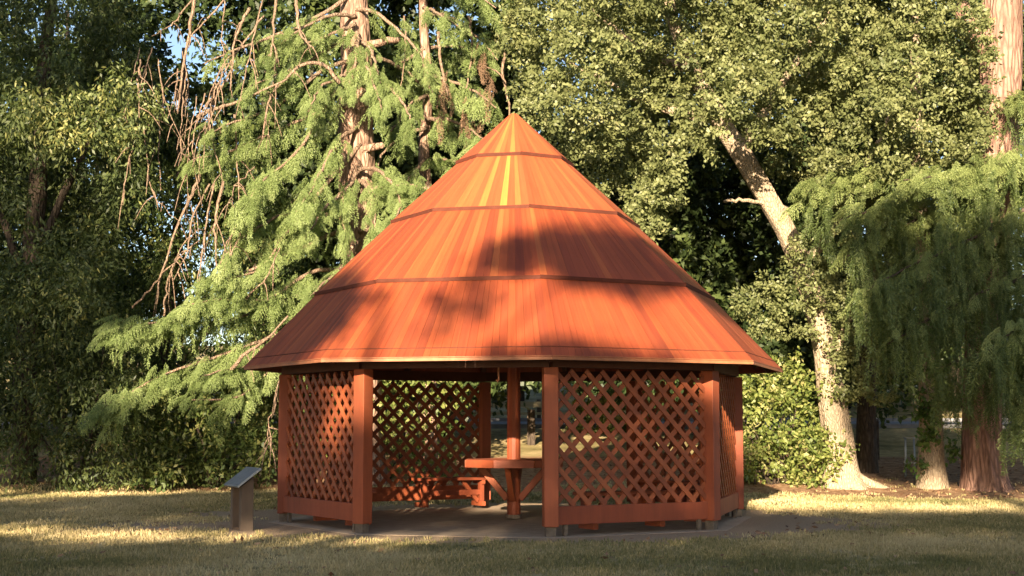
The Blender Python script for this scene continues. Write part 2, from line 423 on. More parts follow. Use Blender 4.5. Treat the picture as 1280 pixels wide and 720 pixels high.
# course line a little above the eave, boards underneath, hip rafters
cl = MB()
for k in range(8):
    cl.bar((*O(3.765, k), 2.245), (*O(3.765, k+1), 2.245), .014, .014)
cl.build('eave_batten', M['band'], pav)
un = MB()
for k in range(8):
    un.bar((*O(3.72, k), 2.12), (*O(.12, k), 5.5), .07, .14)
    a0 = (O(3.72, k)+O(3.72, k+1))/2; a1 = (O(.2, k)+O(.2, k+1))/2
    un.bar((*a0, 2.13), (*a1, 5.5), .05, .11)
    rr, zz = 2.5, 3.28; un.bar((*O(rr, k), zz), (*O(rr, k+1), zz), .06, .1)
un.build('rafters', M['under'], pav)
# central post
cp = MB(); cp.prism([(.098*math.sin(2*PI*i/12+.26), -.098*math.cos(2*PI*i/12+.26)) for i in range(12)], .03, 5.45, .4)
cpo = cp.build('central_post', M['wood'], pav, .006)
cf = MB(); cf.prism([(.12*math.sin(2*PI*i/8), -.12*math.cos(2*PI*i/8)) for i in range(8)], .02, .075, .4); cf.build('post_foot', M['foot'], cpo)
# little hook under the front beam
hk = MB(); hk.tube([(-.19, -3.02, 2.03), (-.19, -3.02, 1.93), (-.185, -3.02, 1.88), (-.2, -3.02, 1.85), (-.215, -3.02, 1.88)], .012, 6)
hk.build('hook', M['eave'], pav)

# table around the central post
tb = thing('round_table', 'octagonal red wooden table built round the central post on slanted braces', 'table', (CX, 0, 0))
top = MB()
hw = .67; pl = np.linspace(-hw, hw, 8)
def octclip(y):  # half width of an octagon of apothem hw at height y
    return min(hw, hw*math.sqrt(2)-abs(y))
for i in range(7):
    ya, yb = pl[i]+.004, pl[i+1]-.004
    a, b = octclip(ya), octclip(yb)
    top.hexa([(-a, ya, .8), (a, ya, .8), (b, yb, .8), (-b, yb, .8), (-a, ya, .845), (a, ya, .845), (b, yb, .845), (-b, yb, .845)])
tpo = top.build('tabletop', M['wood'], tb)
ap = MB()
ov = [(hw*.99/math.cos(PI/8)*math.sin(PI/8+i*PI/4), -hw*.99/math.cos(PI/8)*math.cos(PI/8+i*PI/4)) for i in range(8)]
for i in range(8): ap.bar((*ov[i], .79), (*ov[(i+1) % 8], .79), .035, .1)
ap.build('apron', M['wood'], tpo)
for i in range(4):
    a = PI/4+i*PI/2+R(35)
    br = MB(); br.bar((.09*math.cos(a), .09*math.sin(a), .29), (.52*math.cos(a), .52*math.sin(a), .79), .08, .09)
    br.build('brace', M['wood'], tb, .005)

# benches along the lattice sides
def make_bench(name='bench'):
    t = thing(name, 'red wooden bench', 'bench')
    mb = MB(); mb.box((0, -.085, .455), (2.0, .16, .045)); mb.box((0, .085, .455), (2.0, .16, .045)); mb.build('seat', M['wood'], t, .004)
    for x in (-.82, .82):
        l = MB(); l.box((x, -.06, .23), (.1, .1, .404)); lo = l.build('leg', M['wood'], t, .004)
        f = MB(); f.box((x, .02, .06), (.11, .34, .07)); f.build('foot', M['wood'], lo)
        f = MB(); f.box((x, 0, .4), (.09, .3, .06)); f.build('bearer', M['wood'], lo)
    s = MB(); s.bar((-.77, -.06, .24), (.77, -.06, .24), .05, .08); s.build('stretcher', M['wood'], t)
    s = MB(); s.bar((-.75, -.02, .1), (-.3, -.02, .43), .05, .07); s.build('brace', M['wood'], t)
    s = MB(); s.bar((.75, -.02, .1), (.3, -.02, .43), .05, .07); s.build('brace', M['wood'], t)
    return t
bl = {6: 'red wooden bench seen end on inside the left lattice, beside the entrance post',
      5: 'dark wooden bench behind the left lattice, at the far left of the pavilion',
      4: 'sunlit red wooden bench against the back lattice left of the round table',
      2: 'dark bench along the back lattice behind the front lattice panel',
      1: 'dark bench along the narrow right side lattice of the pavilion',
      0: 'bench just behind the wide front lattice panel'}
b0 = make_bench()
for i, k in enumerate((4, 6, 5, 2, 1, 0)):
    b = b0 if i == 0 else dup(b0)
    a = R(TH0+45*k+22.5); rr = 2.62
    b.location = (CX+rr*math.sin(a), -rr*math.cos(a), .026); b.rotation_euler = (0, 0, a+PI)
    if k == 4: b.scale = (.62, 1, 1); b.location = (CX+rr*math.sin(a)+.42*math.cos(a)*-1, -rr*math.cos(a)-.42*math.sin(a), .026)
    b['label'] = bl[k]; b['group'] = 'benches inside the pavilion'
# ---------------------------------------------------------------- interpretive sign
sg = thing('information_stand', 'small slanted information board on two weathered wooden posts left of the pavilion', 'sign', (-3.43, -2.0, 0), R(78))
# local x runs along the board (away from the viewer), local -y faces the reader on the left... high edge at +y side
for x in (-.2, .2):
    mb = MB(); mb.hexa([(x-.05, -.09, -.03), (x+.05, -.09, -.03), (x+.05, .07, -.03), (x-.05, .07, -.03), (x-.05, -.09, .56), (x+.05, -.09, .56), (x+.05, .07, .68), (x-.05, .07, .68)])
    mb.build('post', M['grey_wood'], sg, .006)
mb = MB(); mb.hexa([(-.32, -.15, .545), (.32, -.15, .545), (.32, .15, .77), (-.32, .15, .77), (-.32, -.165, .565), (.32, -.165, .565), (.32, .135, .79), (-.32, .135, .79)])
bo = mb.build('board', M['metal'], sg, .003)
mb = MB(); mb.hexa([(-.295, -.152, .577), (.295, -.152, .577), (.295, .122, .7825), (-.295, .122, .7825), (-.295, -.154, .58), (.295, -.154, .58), (.295, .12, .7855), (-.295, .12, .7855)])
mb.build('face', M['panel'], bo)
sg.rotation_euler = (0, 0, R(-64))

# ---------------------------------------------------------------- foliage makers
def frond_template(L=1.0, nside=19, width=.4, droop=.3, step=.016, nl=.075, nw=.019, hang=.6, seed=0):
    r = np.random.default_rng(seed); P = []; A = []; Nn = []
    def strand(p0, d, ln, drp):
        n = max(2, int(ln/step)); s = (np.arange(n)+r.random(n)*.6)/n*ln
        pts = p0+d*s[:, None]; pts[:, 2] -= drp*s**2/ max(ln, .05)
        ax = d+r.normal(0, .42, (n, 3)); ax[:, 2] -= .25
        P.append(pts); A.append(ax); Nn.append(np.tile([0, 0, 1.], (n, 1))+r.normal(0, .5, (n, 3)))
    ts = np.linspace(.06, .98, nside)
    for i, t in enumerate(ts):
        c = np.array([t*L, .04*math.sin(5*t+seed), -droop*L*t*t])
        ln = L*(width*(1-t)**.75*(.75+.5*r.random())*min(1, .45+t*2.2)+.04)
        for sd in (-1, 1):
            d = np.array([.72, sd*(.68+.1*r.normal()), -.12-.5*droop*t]); d /= np.linalg.norm(d)
            strand(c, d, ln, hang)
    strand(np.zeros(3), np.array([1, 0, -droop*.6]), L, .3*droop)
    P = np.concatenate(P); A = np.concatenate(A); Nn = np.concatenate(Nn)
    n = len(P)
    return leaves(P, A, Nn, nl*(.7+.6*r.random(n)), nw*(.8+.5*r.random(n))), r.random(n)
FT = [frond_template(seed=s) for s in range(4)]
FLIGHT = [frond_template(nside=15, step=.03, nl=.085, nw=.02, seed=20+s) for s in range(3)]
HANG = [frond_template(nside=15, width=.12, droop=.1, step=.017, nl=.07, nw=.016, hang=.2, seed=40+s) for s in range(3)]

def place(templates, pos, fwd, scale, tint0, up=None, roll=.25):
    """copy frond templates to positions with a forward direction"""
    out = []; ts = []
    n = len(pos); fwd = unit(fwd)
    upv = np.tile([0, 0, 1.], (n, 1)) if up is None else up
    side = np.cross(upv, fwd); bad = np.linalg.norm(side, axis=1) < .2
    side[bad] = rnd_unit(bad.sum()) if bad.any() else side[bad]
    side = unit(side); u = np.cross(fwd, side)
    ro = RNG.normal(0, roll, n); side2 = side*np.cos(ro)[:, None]+u*np.sin(ro)[:, None]; u2 = np.cross(fwd, side2)
    ch = RNG.integers(0, len(templates), n)
    for i in range(n):
        V, t = templates[ch[i]]
        B = np.stack([fwd[i], side2[i], u2[i]])*scale[i]
        out.append(V@B+pos[i]); ts.append(np.clip(tint0[i]+(t-.5)*.5, 0, 1))
    return np.concatenate(out), np.concatenate(ts)

def polyline(pts, n=24, wob=.0):
    pts = np.asarray(pts, float)
    # Catmull-Rom through the points
    P = np.vstack([2*pts[0]-pts[1], pts, 2*pts[-1]-pts[-2]]); out = []
    m = len(pts)-1
    for t in np.linspace(0, m-1e-6, n):
        i = int(t); f = t-i; a, b, c, d = P[i], P[i+1], P[i+2], P[i+3]
        out.append(.5*((2*b)+(-a+c)*f+(2*a-5*b+4*c-d)*f*f+(-a+3*b-3*c+d)*f**3))
    out = np.array(out)
    if wob: out[1:-1] += RNG.normal(0, wob, (n-2, 3))
    return out
def barklobes(k, amp, seed, flare=0, fk=5):
    def fn(t, a):
        r = 1+amp*math.sin(k*a+seed+2.3*math.sin(7*t+seed))+amp*.6*math.sin((2*k+1)*a-seed*2+9*t)
        r += amp*.5*math.sin(3*a+17*t)
        if flare: r += flare*math.exp(-t*16)*(.6+.4*math.sin(fk*a+seed))
        return r
    return fn
def trunk(mb, pts, radii, n=28, rings=60, amp=.06, k=7, seed=1., flare=0, fk=5, tint=.5):
    P = polyline(pts, rings); r = np.interp(np.linspace(0, 1, rings), np.linspace(0, 1, len(radii)), radii)
    mb.tube(P, r, n, tint, barklobes(k, amp, seed, flare, fk))
def limb_tube(mb, P, r0, r1, n=7):
    mb.tube(P, np.linspace(r0, r1, len(P)), n, .5)

def sprigs(centers, rad, per, nsprig, L, W, spread=.11, up=.5, hang=0., tint=(.5, .2), outb=.6, clump_t=.18):
    """leaf clumps: every cluster is made of sprigs, every sprig of leaves"""
    Vs, Ts = [], []
    centers = np.asarray(centers, float); rad = np.asarray(rad, float)
    for c, r in zip(centers, rad):
        r = np.ones(3)*r
        ns = max(3, int(nsprig*np.prod(r)**(2/3)/.25))
        d = rnd_unit(ns); rr = RNG.random(ns)**.38
        sp = c+d*r*rr[:, None]
        ct = RNG.normal(0, clump_t*.5)
        st = np.repeat(RNG.normal(tint[0]+ct, clump_t, ns), per)
        P = np.repeat(sp, per, 0)+RNG.normal(0, spread, (ns*per, 3))*np.array([1, 1, .8])
        D = np.repeat(d, per, 0)
        n = len(P)
        ax = rnd_unit(n)+D*.5+np.array([0, 0, -hang]); nm = D*outb+np.array([0, 0, up])+RNG.normal(0, .38, (n, 3))
        Vs.append(leaves(P, ax, nm, L*(.65+.7*RNG.random(n)), W*(.7+.6*RNG.random(n))))
        Ts.append(st+RNG.normal(0, tint[1], n))
    return np.concatenate(Vs), np.concatenate(Ts)
def in_poly(x, y, poly):
    c = np.zeros(len(x), bool); j = len(poly)-1
    for i in range(len(poly)):
        xi, yi = poly[i]; xj, yj = poly[j]
        c ^= ((yi > y) != (yj > y)) & (x < (xj-xi)*(y-yi)/(yj-yi+1e-9)+xi); j = i
    return c
def fill(poly, n, dmin, Y, holes=()):
    """spread cluster centres over an outline given as seen in the photograph, each at its own depth"""
    poly = np.array(poly, float); lo, hi = poly.min(0), poly.max(0); out = []
    tries = 0
    while len(out) < n and tries < n*60:
        tries += 1
        p = lo+RNG.random(2)*(hi-lo)
        if not in_poly(p[:1], p[1:], poly)[0]: continue
        if any((p[0]-h[0])**2/h[2]**2+(p[1]-h[1])**2/h[3]**2 < 1 for h in holes): continue
        if any((p[0]-q[0])**2+(p[1]-q[1])**2 < dmin**2 for q in out): continue
        out.append(p)
    return np.array([at(p[0], p[1], Y(p[0], p[1]) if callable(Y) else Y) for p in out])

# ---------------------------------------------------------------- live oak (right of centre)
OY = 9.0
oak = thing('live_oak', 'live oak with pale leaning trunk and dense olive crown right of the pavilion', 'tree', on_ground(1048, 607))
OL = np.array(oak.location)
def A(px, py, Y, base): return at(px, py, Y)-base
tm = MB()
pts = [at(1056, 622, OY), at(1050, 590, OY), at(1047, 545, OY), at(1038, 490, OY), at(1032, 440, OY), at(1020, 385, OY-.05), at(1002, 335, OY-.1), at(982, 288, OY-.15), at(952, 236, OY-.2), at(925, 190, OY-.3), at(900, 150, OY-.5), at(868, 90, OY-.6), at(840, 20, OY-.8), at(825, -80, OY-.8)]
trunk(tm, [p-OL for p in pts], [.46, .37, .3, .26, .235, .22, .21, .2, .21, .21, .19, .16, .12, .06], 30, 90, .045, 6, 2.2, .55, 5)
# root spur to the right and limbs
trunk(tm, [at(1050, 585, OY-.1)-OL, at(1075, 600, OY-.2)-OL, at(1118, 614, OY-.3)-OL], [.2, .13, .03], 10, 14, .05, 3, 1)
for q in ([(1000, 330), (1040, 290), (1080, 210), (1130, 110)], [(925, 190), (960, 130), (1010, 60), (1060, -30)], [(900, 150), (840, 140), (770, 110), (700, 70)], [(985, 262), (940, 250), (905, 252)], [(868, 90), (800, 60), (740, 10)], [(1040, 480), (1052, 420), (1075, 380)]):
    n = len(q); P = polyline([at(x, y, OY-.2-.5*i/n)-OL for i, (x, y) in enumerate(q)], 16, .02)
    limb_tube(tm, P, .12 if q[0][0] != 985 else .05, .03, 9)
tm.build('trunk', M['oak_bark'], oak)
cen = []
outline = [(645, -60), (640, 60), (650, 120), (700, 185), (745, 235), (790, 300), (825, 305), (835, 240), (850, 205), (880, 175), (905, 170), (950, 185), (965, 215), (1010, 215), (1025, 235), (1060, 255), (1090, 225), (1150, 215), (1215, 205), (1235, 150), (1228, 60), (1200, -60)]
holes = [(770, 205, 26, 26), (845, 40, 22, 22), (915, 178, 28, 30), (700, 130, 20, 15), (1000, 80, 18, 28), (1015, 180, 26, 26), (740, 70, 16, 20)]
front = fill(outline, 235, 25, lambda x, y: 7.0+.8*math.sin(x*.03+y*.02)+RNG.uniform(-.9, .9)+(.9 if y > 180 else 0), holes)
back = fill([(640, -60), (650, 100), (760, 200), (900, 140), (1000, 160), (1220, 160), (1220, -60)], 70, 36, lambda x, y: 9.6+RNG.uniform(-.8, 1.4))
side = fill([(1000, 300), (990, 350), (930, 365), (935, 410), (985, 410), (1010, 420), (1050, 440), (1055, 490), (1080, 500), (1100, 490), (1105, 430), (1110, 380), (1105, 320), (1060, 290), (1030, 280)], 46, 21, lambda x, y: OY-.75+RNG.uniform(-.5, .3), [(1030, 450, 18, 50)])
top = np.array([[RNG.uniform(.5, 9.5), RNG.uniform(6, 13), RNG.uniform(10.5, 13.5)] for _ in range(60)])
V1, T1 = sprigs(front-OL, RNG.uniform(.26, .46, len(front)), 42, 22, .085, .056, .07, .15, .15, (.5, .12), 1.1, .12)
V2, T2 = sprigs(back-OL, RNG.uniform(.5, .8, len(back)), 22, 18, .11, .07, .12, .4, .1, (.4, .15))
V3, T3 = sprigs(side-OL, RNG.uniform(.24, .38, len(side)), 38, 24, .075, .05, .065, .15, .15, (.5, .12), 1.1, .12)
V4, T4 = sprigs(top-OL, RNG.uniform(.7, 1.1, len(top)), 14, 10, .14, .085, .16, .5, .1, (.45, .15))
quads('crown', np.concatenate([V1, V2, V3, V4]), np.concatenate([T1, T2, T3, T4]), M['oak_leaf'], oak)

# ---------------------------------------------------------------- big cedar left of the roof
CY = 9.6
ced = thing('cedar_tree', 'big cedar with thick pinkish trunk and feathery pale green boughs left of the roof', 'tree', (at(447, 560, CY)[0], CY, float(g(0, CY))))
CL = np.array(ced.location)
tm = MB()
tp = [at(452, 610, CY), at(450, 540, CY), at(449, 400, CY), at(447, 260, CY), at(446, 205, CY), at(443, 150, CY), at(446, 90, CY), at(444, 30, CY), at(440, -60, CY), at(438, -200, CY)]
trunk(tm, [p-CL for p in tp], [.5, .42, .4, .38, .37, .345, .32, .3, .26, .16], 30, 80, .06, 8, .7, .3)
def branch(mb, q, Y0, Y1, r0, r1, base, n=18, wob=.015):
    P = polyline([at(x, y, Y0+(Y1-Y0)*i/(len(q)-1))-base for i, (x, y) in enumerate(q)], n, wob); limb_tube(mb, P, r0, r1, 7); return P
# stubs of shed boughs
for (q) in ([(440, 190), (470, 184), (478, 182)], [(440, 120), (424, 112)], [(450, 60), (480, 52), (500, 50)]):
    branch(tm, q, CY-.2, CY-.45, .1, .06, CL, 6)
tm.build('trunk', M['cedar_bark'], ced)
# living boughs: outline as seen, depths at root and tip, frond size, count
boughs = [
 ([(445, 100), (415, 120), (372, 190), (330, 225), (305, 260)], 9.4, 7.0, .85, 34),
 ([(440, 60), (452, 75), (470, 110), (478, 140)], 9.2, 7.6, .6, 14),
 ([(445, 40), (395, 70), (355, 90), (310, 110)], 9.4, 7.4, .65, 16),
 ([(445, 130), (400, 140), (330, 170), (285, 190), (240, 200)], 9.4, 7.6, .75, 24),
 ([(445, -10), (380, 30), (300, 60), (255, 80)], 9.4, 8.0, .6, 10),
 ([(450, 180), (400, 240), (360, 290), (320, 340), (260, 350)], 9.3, 6.9, .75, 26),
 ([(450, 270), (400, 300), (330, 330), (260, 370), (215, 395)], 9.3, 6.6, .7, 20),
 ([(450, 330), (370, 370), (280, 400), (190, 405), (140, 412)], 9.3, 6.3, .8, 40),
 ([(450, 360), (360, 410), (290, 440), (200, 470), (120, 515)], 9.3, 6.2, .8, 42),
 ([(450, 400), (380, 430), (320, 455), (250, 470)], 9.3, 6.6, .75, 20),
 ([(450, 240), (480, 235), (510, 232), (548, 242)], 9.2, 7.6, .65, 18),
 ([(450, 290), (470, 285), (490, 285), (520, 268)], 9.2, 7.2, .65, 16),
 ([(450, 300), (430, 330), (410, 350), (385, 372)], 9.2, 7.0, .6, 14),
 ([(445, 230), (430, 240), (405, 262), (380, 300)], 9.2, 7.2, .65, 14),
 ([(440, 10), (475, 20), (520, 60), (540, 90)], 9.4, 8.2, .6, 10),
 ([(445, 160), (420, 180), (395, 225), (370, 265)], 9.2, 6.8, .7, 16), ([(445, 90), (430, 95), (400, 110), (385, 140)], 9.2, 7.4, .6, 12),
 ([(450, 340), (390, 340), (340, 372), (290, 372), (240, 380)], 9.3, 6.5, .75, 24), ([(445, 30), (420, 40), (380, 55), (350, 40)], 9.2, 7.8, .6, 12),
 ([(450, 430), (400, 445), (350, 455), (300, 495), (240, 500)], 9.3, 6.5, .7, 18), ([(448, 210), (475, 215), (500, 250), (490, 285)], 9.1, 7.4, .6, 14),
 ([(446, 100), (480, 105), (505, 130), (515, 160)], 9.2, 7.8, .6, 14), ([(446, 260), (400, 270), (350, 270), (300, 300), (275, 330)], 9.3, 6.9, .7, 20),
 ([(446, 40), (446, 55), (444, 80), (436, 108)], 9.2, 8.2, .6, 12), ([(448, 215), (440, 225), (428, 255), (432, 300)], 9.1, 8.0, .6, 12), ([(447, 50), (462, 60), (470, 85), (475, 110)], 9.2, 8.3, .55, 8),
 ([(447, 225), (458, 232), (468, 262), (470, 300)], 9.1, 7.8, .6, 12), ([(445, 20), (410, 20), (370, 40), (335, 70)], 9.3, 7.6, .6, 12), ([(440, 75), (400, 90), (350, 130), (300, 150), (262, 165)], 9.3, 7.3, .6, 14),
 # to the sides and behind, seen only from elsewhere
 ([(450, 60), (520, 100), (560, 160)], 9.8, 12.5, .8, 12), ([(450, 200), (380, 240), (320, 300)], 9.8, 13.0, .8, 12),
 ([(450, -120), (380, -90), (320, -40)], 9.6, 7.5, .8, 12), ([(450, -120), (520, -90), (580, -40)], 9.6, 7.5, .8, 12),
]
lm = MB(); PV = []; PT = []
for q, ya, yb, sc, cnt in boughs:
    cnt = int(cnt*2.3); sc *= .85
    P = branch(lm, q, ya, yb, .05, .012, CL, 20)
    t = RNG.random(cnt)**.75*.8+.22; idx = t*(len(P)-1); i0 = np.clip(idx.astype(int), 0, len(P)-2)
    pos = P[i0]+(P[i0+1]-P[i0])*(idx-i0)[:, None]; d = unit(P[i0+1]-P[i0])
    lat = unit(np.cross(d, [0, 0, 1.])); sgn = RNG.choice([-1, 1], cnt)[:, None]
    f = d*RNG.uniform(.5, 1.0, (cnt, 1))+lat*sgn*RNG.uniform(.1, 1.0, (cnt, 1))+np.array([0, 0, -.32])*RNG.uniform(.2, 1.6, (cnt, 1))
    f[:, 1] -= .25
    pos = pos+RNG.normal(0, .09, (cnt, 3))
    s = sc*RNG.uniform(.6, 1.1, cnt)*(1.1-.35*t)
    V, T = place(FT, pos, f, s, RNG.normal(.55, .15, cnt)); PV.append(V); PT.append(T)
    hn = cnt//3; j = RNG.integers(0, cnt, hn)      # short hanging tassels under the bough
    V, T = place(HANG, pos[j]+RNG.normal(0, .1, (hn, 3)), np.tile([0, -.1, -1.], (hn, 1))+RNG.normal(0, .2, (hn, 3)), RNG.uniform(.4, .8, hn), RNG.normal(.4, .15, hn), rnd_unit(hn)); PV.append(V); PT.append(T)
lm.build('boughs', M['twig'], ced)
quads('foliage', np.concatenate(PV), np.concatenate(PT), M['cedar_needle'], ced)
# bare hanging branches, each its own part
bare = [([(245, -10), (231, 71), (222, 142)], 7.6, .05), ([(283, -5), (262, 20), (241, 42), (236, 60)], 7.5, .03), ([(312, 10), (295, 47), (288, 113)], 7.4, .045),
 ([(345, -10), (342, 40), (338, 71)], 7.4, .04), ([(425, 104), (405, 82), (382, 80), (360, 95), (340, 118), (328, 175)], 7.5, .06), ([(246, 146), (275, 134), (302, 125), (359, 99)], 7.3, .06),
 ([(250, 217), (240, 245), (227, 269), (203, 340), (196, 380)], 7.0, .045), ([(262, 230), (240, 275), (236, 310), (217, 350)], 7.1, .03), ([(279, 227), (269, 283), (271, 340)], 7.1, .045),
 ([(305, 255), (292, 290), (283, 303)], 7.0, .05), ([(180, 160), (188, 230), (205, 260), (222, 275)], 7.0, .018), ([(165, 385), (190, 360), (215, 330), (250, 300)], 6.8, .03),
 ([(289, 462), (310, 440), (333, 425), (360, 395)], 6.4, .055), ([(205, 395), (210, 350), (222, 320)], 6.6, .03), ([(240, 0), (215, 30), (190, 45)], 7.6, .025),
 ([(370, -10), (375, 40), (392, 60)], 7.6, .05), ([(190, 60), (180, 100), (186, 150)], 7.4, .02), ([(300, 380), (330, 350), (350, 310)], 6.9, .03), ([(330, 20), (300, 60), (270, 110), (262, 150)], 7.5, .03),
 ([(260, 375), (285, 330), (300, 290)], 6.9, .025), ([(345, 590), (335, 540), (346, 500), (350, 470)], 5.6, .018), ([(320, 580), (335, 556), (342, 540)], 5.6, .012)]
for _ in range(20):
    x0 = RNG.uniform(170, 350); y0 = RNG.uniform(-10, 230); dx = RNG.normal(-12, 16); L_ = RNG.uniform(50, 150)
    bare.append(([(x0, y0), (x0+dx*.5+RNG.normal(0, 8), y0+L_*.45), (x0+dx+RNG.normal(0, 6), y0+L_)], RNG.uniform(6.8, 8), RNG.uniform(.012, .03)))
for q, Y, r in bare:
    mb = MB(); P = branch(mb, q, Y+.5, Y, r*.75, r*.3, CL, 14, .012)
    for _ in range(4):   # side twigs
        i = int(RNG.integers(3, len(P)-1)); d = RNG.normal(0, 1, 3); d[2] = -abs(d[2])*.9-.2; d /= np.linalg.norm(d)
        ln = RNG.uniform(.3, .95); d[0] *= .5; mb.tube(polyline([P[i], P[i]+d*ln*.5+[0, 0, .05], P[i]+d*ln+[0, 0, -.1]], 6), np.linspace(.014, .005, 6), 5)
    mb.build('bare_branch', M['twig'], ced)

# slimmer conifer directly behind the roof peak
SY = 11.5
sc_ = thing('slender_cedar', 'slender conifer with thin tan trunk and thinning boughs just left of the roof peak', 'tree', (at(533, 500, SY)[0], SY, float(g(0, SY))))
SL = np.array(sc_.location); tm = MB()
trunk(tm, [at(x, y, SY)-SL for x, y in ((536, 620), (535, 400), (533, 250), (530, 185), (536, 110), (530, 40), (528, -60), (526, -160))], [.2, .17, .14, .12, .11, .1, .08, .04], 14, 40, .05, 5, 1.7, .2)
tm.build('trunk', M['cedar_bark'], sc_)
lm = MB(); PV = []; PT = []
for q, ya, yb, sc, cnt in [
 ([(533, 160), (505, 170), (480, 190), (470, 215)], 11.3, 9.6, .65, 12), ([(533, 150), (560, 150), (590, 165), (615, 180)], 11.3, 9.4, .7, 14),
 ([(531, 90), (560, 100), (595, 115), (620, 135)], 11.3, 9.6, .65, 12), ([(530, 20), (560, 20), (600, 50), (622, 75)], 11.3, 9.8, .65, 10),
 ([(533, 120), (515, 130), (500, 150), (488, 165)], 11.3, 9.8, .6, 8), ([(533, 200), (560, 200), (575, 205)], 11.2, 9.8, .6, 10), ([(530, 10), (545, 15), (575, 35)], 11.2, 9.4, .6, 10),
 ([(530, -60), (570, -30), (620, 10)], 11.3, 9.8, .7, 10), ([(530, 60), (500, 80), (470, 90)], 11.4, 12.6, .7, 8), ([(531, 200), (515, 220), (500, 235)], 11.2, 9.5, .6, 8), ([(533, 60), (580, 60), (630, 90)], 11.6, 13, .8, 10)]:
    cnt = int(cnt*1.8); P = branch(lm, q, ya, yb, .05, .012, SL, 16)
    t = RNG.random(cnt)**.75*.8+.2; i0 = np.clip((t*(len(P)-1)).astype(int), 0, len(P)-2); pos = P[i0]+RNG.normal(0, .12, (cnt, 3)); d = unit(P[i0+1]-P[i0])
    lat = unit(np.cross(d, [0, 0, 1.])); f = d*.6+lat*RNG.uniform(-1, 1, (cnt, 1))+np.array([0, -.25, -.5])*RNG.uniform(.3, 1.5, (cnt, 1))
    V, T = place(FT, pos, f, sc*RNG.uniform(.6, 1.1, cnt), RNG.normal(.5, .15, cnt)); PV.append(V); PT.append(T)
lm.build('boughs', M['twig'], sc_)
quads('foliage', np.concatenate(PV), np.concatenate(PT), M['cedar_needle'], sc_)
df = []
for x, y in ((598, 70), (602, 110), (596, 150), (565, 95), (575, 130)):
    n = 5; pos = np.repeat([at(x, y, 10)-SL], n, 0)+RNG.normal(0, .15, (n, 3)); df.append(place(HANG, pos, np.array([[0, 0, -1.]]*n)+RNG.normal(0, .2, (n, 3)), RNG.uniform(.5, .9, n), RNG.random(n)))
quads('dead_fronds', np.concatenate([d[0] for d in df]), np.concatenate([d[1] for d in df]), M['dead_frond'], sc_)
for q, r in (([(633, 60), (628, 95), (636, 125), (637, 148)], .035), ([(600, 80), (618, 88), (633, 104)], .025), ([(548, 40), (553, 90), (560, 120)], .035), ([(585, 20), (590, 60), (583, 110)], .03), ([(505, 20), (507, 60), (500, 110)], .02)):
    mb = MB(); branch(mb, q, 10.2, 9.8, r, r*.5, SL, 12, .015); mb.build('bare_branch', M['twig'], sc_)

# ---------------------------------------------------------------- weeping cedar with the reddish trunk (right edge)
WY = 8.6
wc = thing('weeping_cedar', 'weeping cedar with thick reddish trunk and long hanging curtains at the right edge', 'tree', on_ground(1232, 612))
WL = np.array(wc.location); tm = MB()
trunk(tm, [at(x, y, WL[1])-WL for x, y in ((1234, 624), (1231, 590), (1228, 520), (1232, 400), (1240, 280), (1246, 180), (1250, 90), (1252, 20), (1256, -80), (1258, -200))], [.46, .4, .36, .36, .38, .38, .4, .4, .34, .2], 28, 80, .06, 7, 3.3, .45)
trunk(tm, [at(x, y, WL[1]-.1)-WL for x, y in ((1246, 75), (1222, 45), (1200, 8), (1180, -60))], [.24, .2, .17, .1], 12, 16, .05, 5, 1)
tm.build('trunk', M['red_bark'], wc)
lm = MB(); PV = []; PT = []
def weep(q, ya, yb, sc, cnt, hang, tint=.5, top=.5):
    """bough with fronds on top and curtains hanging below it"""
    cnt = int(cnt*3.4); hang = int(hang*1.7); P = branch(lm, q, ya, yb, .04, .012, WL, 22)
    t = RNG.random(cnt)*.92+.08; i0 = np.clip((t*(len(P)-1)).astype(int), 0, len(P)-2); pos = P[i0]+RNG.normal(0, .1, (cnt, 3)); d = unit(P[i0+1]-P[i0])
    lat = unit(np.cross(d, [0, 0, 1.])); f = d*.7+lat*RNG.uniform(-1, 1, (cnt, 1))+np.array([0, -.3, -.35])*RNG.uniform(0, 1.8, (cnt, 1))
    pos[:, 2] += .06
    V, T = place(FT, pos, f, sc*RNG.uniform(.5, 1.05, cnt), RNG.normal(tint+.3, .14, cnt)); PV.append(V); PT.append(T)  # top fronds tinted above the curtains: sunlight put into their colour
    n = int(hang); t = RNG.random(n)*.95+.05; i0 = np.clip((t*(len(P)-1)).astype(int), 0, len(P)-2)
    pos = P[i0]+RNG.normal(0, .22, (n, 3))*np.array([1, 1.3, .4])
    f = np.tile([0, -.05, -1.], (n, 1))+RNG.normal(0, .14, (n, 3))
    s = RNG.uniform(.4, 1.1, n)
    V, T = place(HANG, pos, f, s, RNG.normal(tint-.1, .15, n), rnd_unit(n)); PV.append(V); PT.append(T)
    # second storey of curtains hanging from the first
    k = int(n*.8); j = RNG.integers(0, n, k); p2 = pos[j]+f[j]*s[j][:, None]*.8
    j = j[((p2+WL)[:, 2] > 3.3) | ((p2+WL)[:, 0] > 8.2)]; k = len(j); p2 = pos[j]+f[j]*s[j][:, None]*.8
    V, T = place(HANG, p2, f[j]+RNG.normal(0, .1, (k, 3)), RNG.uniform(.4, .9, k), RNG.normal(tint-.15, .15, k), rnd_unit(k)); PV.append(V); PT.append(T)
weep([(1245, 205), (1200, 215), (1140, 222), (1085, 222), (1030, 232), (1008, 240)], 8.3, 6.6, .6, 46, 26)
weep([(1300, 190), (1260, 205), (1200, 218), (1130, 225)], 7.6, 6.0, .6, 46, 36)
weep([(1245, 235), (1190, 240), (1140, 250), (1090, 262), (1050, 275)], 8.2, 6.2, .55, 24, 14)
weep([(1300, 290), (1240, 320), (1180, 350), (1100, 390)], 7.6, 6.0, .55, 18, 20)
